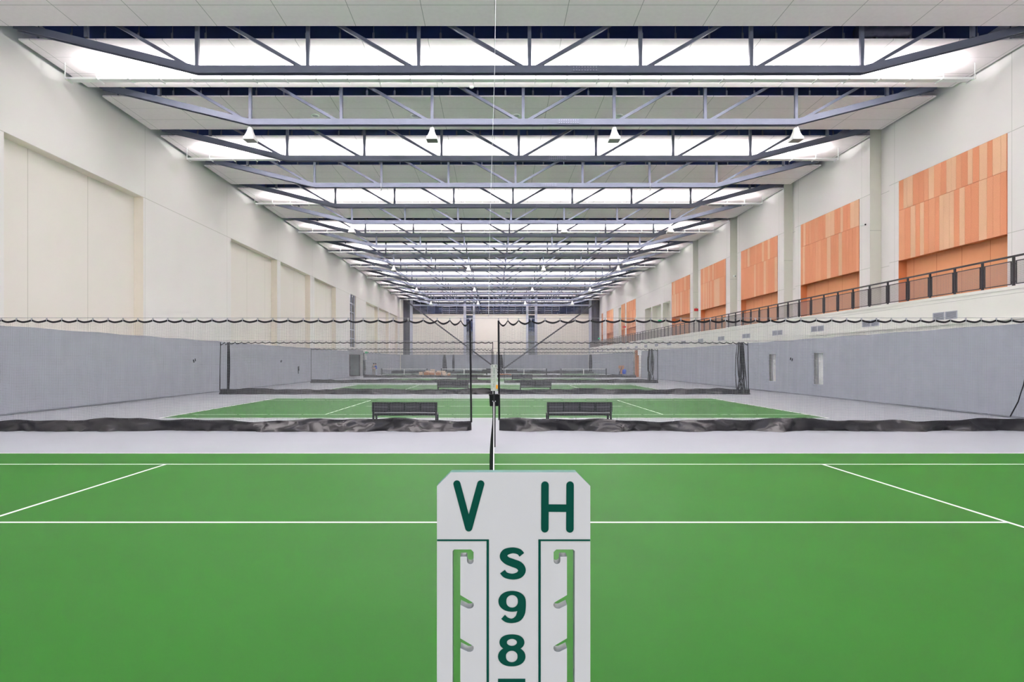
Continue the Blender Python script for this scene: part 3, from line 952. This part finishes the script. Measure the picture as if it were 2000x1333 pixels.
def tbf(sx):
    def f(i, j):
        y = a0 + (a1 - a0) * i / NB
        return (nx_(y, ntop(y)) + sx, y - 7.26, ntop(y) - .06 + .065 * j)
    return f
tb.grid(NB, 1, tbf(-.006)); tb.grid(NB, 1, tbf(.006))
tb.grid(NB, 1, lambda i, j: (nx_(0, 9) + (-.006 + .012 * j), a0 + (a1 - a0) * i / NB - 7.26, ntop(a0 + (a1 - a0) * i / NB) + .005))
obj('top_band', tb, 'line', nt)
obj('centre_strap', MB().box(-.008, .008, -.025, .025, 0, .86), 'tennis_net', nt)
obj('bottom_cord', MB().ring_tube([(nx_(a0 + (a1 - a0) * i / 20, .03), a0 + (a1 - a0) * i / 20 - 7.26, .03) for i in range(21)], .006, 5), 'tennis_net', nt)

# ------------------------------------------------------------------ score boards
PX = .15 / 300.0      # metres per photo pixel on the near board
def capsule(mb, p, q, r, y, n=10):
    p = Vector((p[0], 0, p[1])); q = Vector((q[0], 0, q[1]))
    d = (q - p).normalized(); nrm = Vector((-d.z, 0, d.x))
    pts = []
    for i in range(n + 1):
        a = PI / 2 - PI * i / n
        pts.append(q + (d * math.cos(a) + nrm * math.sin(a)) * r)
    for i in range(n + 1):
        a = PI / 2 + PI - PI * i / n
        pts.append(p + (d * math.cos(a) * -1 * -1 + nrm * math.sin(a)) * r)
    k = len(mb.v)
    mb.v += [(v.x, y, v.z) for v in pts]
    mb.f.append(tuple(range(k, k + len(pts)))); mb.m.append(0)

def curve_mesh(name, loops, depth, bevel=0.0):
    cu = bpy.data.curves.new(name, 'CURVE'); cu.dimensions = '2D'; cu.fill_mode = 'BOTH'; cu.extrude = depth / 2
    for lp in loops:
        s = cu.splines.new('POLY'); s.points.add(len(lp) - 1)
        for i, (x, y) in enumerate(lp): s.points[i].co = (x, y, 0, 1)
        s.use_cyclic_u = True
    o = bpy.data.objects.new(name, cu); C.objects.link(o)
    dg = bpy.context.evaluated_depsgraph_get(); dg.update()
    me = bpy.data.meshes.new_from_object(o.evaluated_get(dg))
    bpy.data.objects.remove(o); bpy.data.curves.remove(cu)
    return me

def text_mesh(ch, bold):
    cu = bpy.data.curves.new('t', 'FONT'); cu.body = ch; cu.size = 1.0; cu.offset = bold; cu.resolution_u = 8
    o = bpy.data.objects.new('t', cu); C.objects.link(o)
    dg = bpy.context.evaluated_depsgraph_get(); dg.update()
    me = bpy.data.meshes.new_from_object(o.evaluated_get(dg))
    bpy.data.objects.remove(o); bpy.data.curves.remove(cu)
    return me

BW, BT = .15, .012
BCX, BTOP = 1003.2, 923.0     # board centre / top in photo pixels (local frame: x from centre, z down from top)
def bp(x, y): return ((x - BCX) * PX, -(y - BTOP) * PX)
def make_scoreboard(label, loc, H=.61):
    t = thing('score_board', label, 'score board', loc, 'tennis score boards on the net posts')
    out = [bp(853.4, 950), bp(880.5, 923), bp(1126, 923), bp(1153, 950), (.075, -H + .012), (.063, -H), (-.063, -H), (-.075, -H + .012)]
    loops = [out]
    nb = int((H / PX - 260) / 84.6)
    ends = BTOP + H / PX - 45
    for s in (-1, 1):
        # slot outline, drawn for the left side (s=-1), mirrored for the right
        def q(x, y):
            X, Z = bp(x, y)
            return (X, Z) if s < 0 else (-X, Z)
        L = [q(884, 1077), q(887, 1074), q(920, 1074), q(925, 1079), q(925, 1096)]
        for a in range(1, 6):
            an = PI * a / 6
            L.append(q(918.5 + 6.5 * math.cos(an), 1096 + 6.5 * math.sin(an)))
        L += [q(912, 1096), q(912, 1088), q(899, 1088)]
        y = 1163.0
        while y < ends - 40:
            L += [q(899, y), q(920, y + 12.5)]
            for a in range(1, 5):
                an = -PI * .35 + PI * a / 5
                L.append(q(918 + 7.5 * math.cos(an), y + 19 + 7.5 * math.sin(an)))
            L += [q(914, y + 26.5), q(899, y + 19)]
            y += 84.6
        L += [q(899, ends), q(884, ends)]
        loops.append(L)
    me = curve_mesh('panel', loops, BT)
    me.transform(Matrix.Rotation(PI / 2, 4, 'X'))     # x->x, y->z ; front faces -y
    for k in ('board', 'core', 'slotedge'): me.materials.append(M[k])
    for p in me.polygons:
        if abs(p.normal.y) > .9: p.material_index = 0
        else:
            c = p.center
            edge = c.x < -.0735 or c.x > .0735 or c.z > -.016 or c.z < -H + .013
            p.material_index = 1 if edge else 2
    obj('panel', me, None, t)
    yf = -BT / 2 - .0004
    def strokes(name, segs, r):
        b = MB()
        for p, q in segs: capsule(b, bp(*p), bp(*q), r * PX, yf)
        obj(name, b, 'ink', t)
    c = lambda x, y: (800 + x / 2.9425, 880 + y / 2.9425)
    b = MB()
    for i, (p, q) in enumerate(((c(272, 193), c(340, 446)), (c(409, 193), c(340, 446)))):
        capsule(b, bp(*p), bp(*q), 7.0 * PX, yf - i * .00005)
    obj('letter', b, 'ink', t)
    b = MB()
    for i, (p, q) in enumerate(((c(778, 200), c(777, 451)), (c(922, 200), c(921, 452)), (c(778, 332), c(922, 333)))):
        capsule(b, bp(*p), bp(*q), 7.4 * PX, yf - i * .00005)
    obj('letter', b, 'ink', t)
    def ring(cx, cy, rx, ry, hx, hy):
        n = 40; r = []
        for i in range(n + 1):
            a = 2 * PI * i / n
            k_ = math.cos(a) ** 2
            r.append((cx + (rx - hx) * math.cos(a), cy + (ry - hy) * math.sin(a), hx * k_ + hy * (1 - k_)))
        return r
    def smooth_path(P):
        out_ = []
        for i in range(len(P) - 1):
            p0, p1, p2, p3 = P[max(i - 1, 0)], P[i], P[i + 1], P[min(i + 2, len(P) - 1)]
            for k_ in range(6):
                u = k_ / 6
                out_.append(tuple(.5 * (2 * p1[d] + (p2[d] - p0[d]) * u + (2 * p0[d] - 5 * p1[d] + 4 * p2[d] - p3[d]) * u * u + (3 * p1[d] - p0[d] - 3 * p2[d] + p3[d]) * u ** 3) for d in range(3)))
        return out_ + [P[-1]]
    nine = [ring(589, 868, 79, 60, 23, 12), smooth_path([(645, 868, 23), (645, 900, 23), (639, 938, 23), (622, 966, 19), (590, 980, 13), (558, 974, 15), (537, 957, 16)])]
    glyph = {
        'S': [smooth_path([(645, 601, 17), (628, 583, 17), (592, 575, 17), (552, 586, 20), (540, 611, 22), (558, 633, 22), (592, 647, 23), (630, 663, 23), (646, 690, 22), (630, 716, 20), (592, 726, 17), (552, 717, 17), (534, 697, 17)])],
        '9': nine,
        '8': [ring(588, 1104, 72, 46, 22, 13), ring(587, 1185, 79, 57, 23, 12)],
        '7': [[(508, 1329, 16), (665, 1329, 16)], smooth_path([(648, 1334, 19), (612, 1392, 20), (588, 1450, 22), (578, 1497, 23)])],
        '6': [[(1178 - x, 1801 - y + 748.5 - 1.0, h_) for x, y, h_ in pth] for pth in nine],
    }
    for i, ch in enumerate('S9876543210'):
        zc = (558 + 743) / 2 + i * 249.5
        w, h = 154.0, 185.0
        if BTOP + H / PX < 880 + (zc + h / 2 + 20) / 2.9425: break
        if ch in glyph:
            b = MB()
            for pi_, pth in enumerate(glyph[ch]):
                n_ = len(pth); k = len(b.v)
                for a in range(n_):
                    p_, q_ = pth[max(a - 1, 0)], pth[min(a + 1, n_ - 1)]
                    if pth[0][:2] == pth[-1][:2] or (abs(pth[0][0] - pth[-1][0]) < 1e-3 and abs(pth[0][1] - pth[-1][1]) < 1e-3):
                        p_, q_ = pth[(a - 1) % (n_ - 1)], pth[(a + 1) % (n_ - 1)]
                    dx, dy = q_[0] - p_[0], q_[1] - p_[1]
                    l_ = math.hypot(dx, dy); nx2, ny2 = -dy / l_, dx / l_
                    for sg in (-1, 1):
                        X, Z = bp(*c(pth[a][0] + sg * nx2 * pth[a][2], pth[a][1] + sg * ny2 * pth[a][2]))
                        b.v.append((X, yf - pi_ * .00006, Z))
                for a in range(n_ - 1):
                    b.f.append((k + 2 * a, k + 2 * a + 1, k + 2 * a + 3, k + 2 * a + 2)); b.m.append(0)
            obj('letter' if ch == 'S' else 'numeral', b, 'ink', t)
            continue
        me = text_mesh(ch, 0.0)
        xs_ = [v.co.x for v in me.vertices]; ys_ = [v.co.y for v in me.vertices]
        sx = w / 2.9425 * PX / (max(xs_) - min(xs_)); sy = h / 2.9425 * PX / (max(ys_) - min(ys_))
        if ch == '1': sx *= .5
        X, Z = bp(*c((515 + 668) / 2 - i * 2.0, zc))
        for v in me.vertices:
            v.co = ((v.co.x - (max(xs_) + min(xs_)) / 2) * sx + X, yf, (v.co.y - (max(ys_) + min(ys_)) / 2) * sy + Z)
        me.materials.clear(); me.materials.append(M['ink'])
        obj('numeral', me, None, t)
    b = MB()
    for s in (-1, 1):
        def q(x, y):
            X, Z = bp(x, y)
            return (X if s < 0 else -X, yf, Z)
        b.quad(q(853.6, 1054), q(955, 1054), q(955, 1057.5), q(853.6, 1057.5))
        e = BTOP + H / PX - 2
        b.quad(q(950.3, 1057), q(955, 1057), q(955, e), q(950.3, e))
    obj('border_line', b, 'ink', t)
    return t
DB = .15 * F / 300.0
near = make_scoreboard('large white score board lettered V and H right in front of the camera',
                       ((BCX - VX) * DB / F, DB + BT / 2, CAMZ - (BTOP - VY) * DB / F))
zt_ = near.location.z
obj('bracket', MB().bar((-.019, .30 - .006, 1.03 - zt_), (-.005, .012, -.45), .03, .012, up=(1, 0, 0)), 'post', near)
far = dup(near, (-.0, 13.5, 1.935), 'small distant white score board on the far net post above the bin')
for ch in list(far.children):
    if ch.name.startswith('bracket'): bpy.data.objects.remove(ch)
obj('bracket', MB().box(-.02, .02, .006, .03, -.9, -.1).box(-.018, .018, .006, .16, -.88, -.84), 'post', far)
obj('score_tab', MB().box(.045, .085, -.03, -.008, -.56, -.47), 'orange', far)
# bin hung behind the far post
bn = thing('waste_bin', 'black open plastic bin hung on the far net post', 'bin', (0, 13.84, .95))
def frus(b, w0, w1, z0, z1):
    return b.hexa([(-w0, -w0, z0), (w0, -w0, z0), (w0, w0, z0), (-w0, w0, z0), (-w1, -w1, z1), (w1, -w1, z1), (w1, w1, z1), (-w1, w1, z1)])
obj('bin_body', frus(MB(), .100, .115, 0, .27), 'bin', bn, bevel=.01)
obj('bin_rim', MB().box(-.124, .124, -.124, -.105, .255, .28).box(-.124, .124, .105, .124, .255, .28).box(-.124, -.105, -.124, .124, .255, .28).box(.105, .124, -.124, .124, .255, .28), 'bin', bn)
obj('bin_hook', MB().box(-.02, .02, -.15, -.1, .2, .3), 'midgrey', bn)

# ------------------------------------------------------------------ low nets on the small far courts
def make_pnet(label):
    t = thing('pickleball_net', label, 'low net', group='low nets on the far small courts')
    W = 6.9
    for s in (-1, 1):
        obj('post', MB().box(s * W / 2 - .08, s * W / 2 + .08, -.06, .06, 0, .98), 'post', t)
    b = MB()
    for i in range(70):
        x = -W / 2 + W * i / 69; b.box(x - .006, x + .006, -.003, .003, .06, .87)
    for i in range(9):
        z = .06 + .8 * i / 8; b.box(-W / 2, W / 2, -.003, .003, z - .006, z + .006)
    obj('netting', b, 'tennis_net', t)
    obj('top_band', MB().box(-W / 2, W / 2, -.012, .012, .84, .92), 'line', t)
    obj('centre_strap', MB().box(-.06, .06, -.014, .014, .0, .9), 'line', t)
    obj('bottom_band', MB().box(-W / 2, W / 2, -.01, .01, .02, .06), 'line', t)
    return t
pn = None
for x, nm in zip(PKX, ('far left court', 'court left of centre', 'court right of centre', 'far right court')):
    lab = 'low black net with white band on the ' + nm + ' at the back'
    if pn is None: pn = make_pnet(lab); pn.location = (x, PKY, 0)
    else: dup(pn, (x, PKY, 0), lab)

# ------------------------------------------------------------------ cardboard heap, cart, people in the distance
def carton(x, y, z, w, d, h, rz, m, label, flaps=True):
    t = thing('cardboard_box', label, 'cardboard box', (x, y, z), 'cardboard boxes beyond the fourth net', rz)
    obj('box_body', MB().box(-w / 2, w / 2, -d / 2, d / 2, 0, h), m, t)
    if flaps:
        obj('flap', MB().hexa([(-w / 2, -d / 2 - .2, h + .08), (w / 2, -d / 2 - .2, h + .08), (w / 2, -d / 2, h), (-w / 2, -d / 2, h), (-w / 2, -d / 2 - .2, h + .09), (w / 2, -d / 2 - .2, h + .09), (w / 2, -d / 2, h + .012), (-w / 2, -d / 2, h + .012)]), 'card2', t)
        obj('flap', MB().hexa([(-w / 2, d / 2, h), (w / 2, d / 2, h), (w / 2, d / 2 + .05, h + .22), (-w / 2, d / 2 + .05, h + .22), (-w / 2, d / 2 + .012, h), (w / 2, d / 2 + .012, h), (w / 2, d / 2 + .062, h + .22), (-w / 2, d / 2 + .062, h + .22)]), 'card2', t)
cart_l = [(-9.55, 76.2, 0, .5, .5, .45, .2, 'card2', 'pale cardboard box at the left end of the brown heap'),
          (-8.85, 76.5, 0, .6, .5, .62, -.3, 'card', 'brown cardboard box second from the left in the heap'),
          (-8.1, 75.9, 0, .55, .5, .55, .4, 'card', 'brown cardboard box in the middle of the heap, front'),
          (-8.1, 77.1, 0, .6, .5, .8, .1, 'card2', 'taller pale cardboard box at the back of the heap'),
          (-7.3, 76.4, 0, .6, .5, .6, -.2, 'card', 'brown cardboard box fourth from the left in the heap'),
          (-6.55, 76.2, 0, .5, .5, .6, .35, 'card2', 'pale open cardboard box at the right end of the heap'),
          (-5.95, 76.7, 0, .4, .4, .35, 0, 'card', 'small brown box just off the right end of the heap')]
for a in cart_l: carton(*a)
tag(obj('flattened_cardboard', MB().box(.7, 2.3, 77.6, 78.2, .25, .38).box(.75, 2.2, 77.65, 78.1, 0, .25), 'card'), 'stack of flattened orange cardboard right of the scoreboard post', 'cardboard')
# hand cart with cardboard and blue bag
ct = thing('hand_cart', 'dark hand cart parked by the right curtain near the wood doorway', 'cart', (17.5, 79.6, 0))
obj('cart_frame', MB().bar((-.45, 0, .1), (-.05, 0, 1.35), .06, .06).bar((-.45, .4, .1), (-.05, .4, 1.35), .06, .06).box(-.1, .6, -.05, .45, .25, .32), 'frame_dark', ct)
for s in (0, .42): obj('wheel', MB().ring_tube([(-.2, s - .03, .15), (-.2, s + .03, .15)], .15, 12), 'black', ct)
t = thing('cardboard_box', 'tall tan cardboard carton on the hand cart', 'cardboard box', (17.45, 79.8, .32), 'cardboard boxes beyond the fourth net')
obj('box_body', MB().box(-.2, .2, -.15, .2, 0, .75).box(-.4, .3, -.16, .22, .75, 1.15), 'card', t)
tag(obj('cloth_bag', MB().ring_tube([(17.75, 79.6, .35), (17.76, 79.6, .6), (17.8, 79.6, .85), (17.82, 79.6, .98)], [.22, .28, .27, .1], 12), 'blue', smooth=True), 'blue cloth bag on the hand cart', 'bag')
# tiny red and white object at the doorway
def person(loc, label, top, leg, rz, lean, arm):
    t = thing('person', label, 'person', loc, None, rz)
    J = [((0, 0, .95), .13), ((0, -lean * .3, 1.12), .125), ((0, -lean * .75, 1.36), .16), ((0, -lean * .95, 1.50), .065), ((0, -lean, 1.60), .085), ((0, -lean - .01, 1.70), .09)]
    E = [(0, 1), (1, 2), (2, 3), (3, 4), (4, 5)]
    def add(par, p, r):
        J.append((p, r)); E.append((par, len(J) - 1)); return len(J) - 1
    for s in (-1, 1):
        h = add(0, (s * .1, 0, .88), .105); k = add(h, (s * .11, -.03, .49), .065); a = add(k, (s * .12, .03, .09), .045); add(a, (s * .13, -.14, .04), .035)
        sh = add(2, (s * .19, -lean * .75, 1.40), .065); el = add(sh, (s * .24, -lean * .7 - arm * .12, 1.13), .045); wr_ = add(el, (s * .2, -lean * .7 - arm * .34, 1.08 if arm else .88), .032)
        hd = add(wr_, (s * .19, -lean * .7 - arm * .42, 1.08 if arm else .80), .035)
        for fgr in range(4):
            add(hd, (s * (.165 + .018 * fgr), -lean * .7 - arm * .5, 1.06 if arm else .72 + .01 * fgr), .009)
        add(hd, (s * .15, -lean * .7 - arm * .45, 1.09 if arm else .77), .01)
    me = bpy.data.meshes.new('body')
    me.from_pydata([j[0] for j in J], E, [])
    o = bpy.data.objects.new('body', me); C.objects.link(o)
    md = o.modifiers.new('skin', 'SKIN'); sub = o.modifiers.new('sub', 'SUBSURF'); sub.levels = 1; sub.render_levels = 1
    for i, sv in enumerate(me.skin_vertices[0].data):
        sv.radius = (J[i][1], J[i][1]); sv.use_root = (i == 0)
    dg = bpy.context.evaluated_depsgraph_get(); dg.update()
    m2 = bpy.data.meshes.new_from_object(o.evaluated_get(dg))
    bpy.data.objects.remove(o)
    for k in ('skin', top, leg, 'black'): m2.materials.append(M[k])
    for p in m2.polygons:
        c = p.center
        ax = abs(c.x)
        if c.z < .08: p.material_index = 3
        elif c.z < .98 and ax < .2: p.material_index = 2
        elif c.z > 1.50: p.material_index = 0
        elif ax > .17 and c.z < 1.2 : p.material_index = 0
        else: p.material_index = 1
    obj('body', m2, None, t, smooth=True)
    b = MB()
    cy, cz = -lean - .01, 1.70
    b.ring_tube([(0, cy + .03, cz - .1), (0, cy + .03, cz - .02), (0, cy + .02, cz + .06), (0, cy + .01, cz + .11), (0, cy + .01, cz + .125)], [.07, .105, .1, .06, .01], 12)
    obj('hair', b, 'hair', t, smooth=True)
    fb = MB()
    for s in (-1, 1): fb.box(s * .035 - .012, s * .035 + .012, cy - .095, cy - .075, cz - .02, cz)
    fb.box(-.025, .025, cy - .095, cy - .07, cz - .075, cz - .065)
    obj('face', fb, 'hair', t)
    return t
person((-16.75, 81.2, 0), 'person in taupe clothes standing at the left by the glass entrance', 'taupe', 'taupe', .4, .02, 0)
person((-16.25, 80.6, 0), 'person in blue shirt and pale trousers leaning forward at the left', 'blue', 'paleblue', -1.0, .14, 1)

# ------------------------------------------------------------------ world and colour
w = bpy.data.worlds.new('world'); sc.world = w; w.use_nodes = True
bg = w.node_tree.nodes['Background']
bg.inputs['Color'].default_value = (1, .985, .965, 1); bg.inputs['Strength'].default_value = 1.0
sc.view_settings.view_transform = 'Standard'
sc.view_settings.look = 'None'
sc.view_settings.exposure = 0.5
sc.cycles.max_bounces = 11
sc.cycles.diffuse_bounces = 9
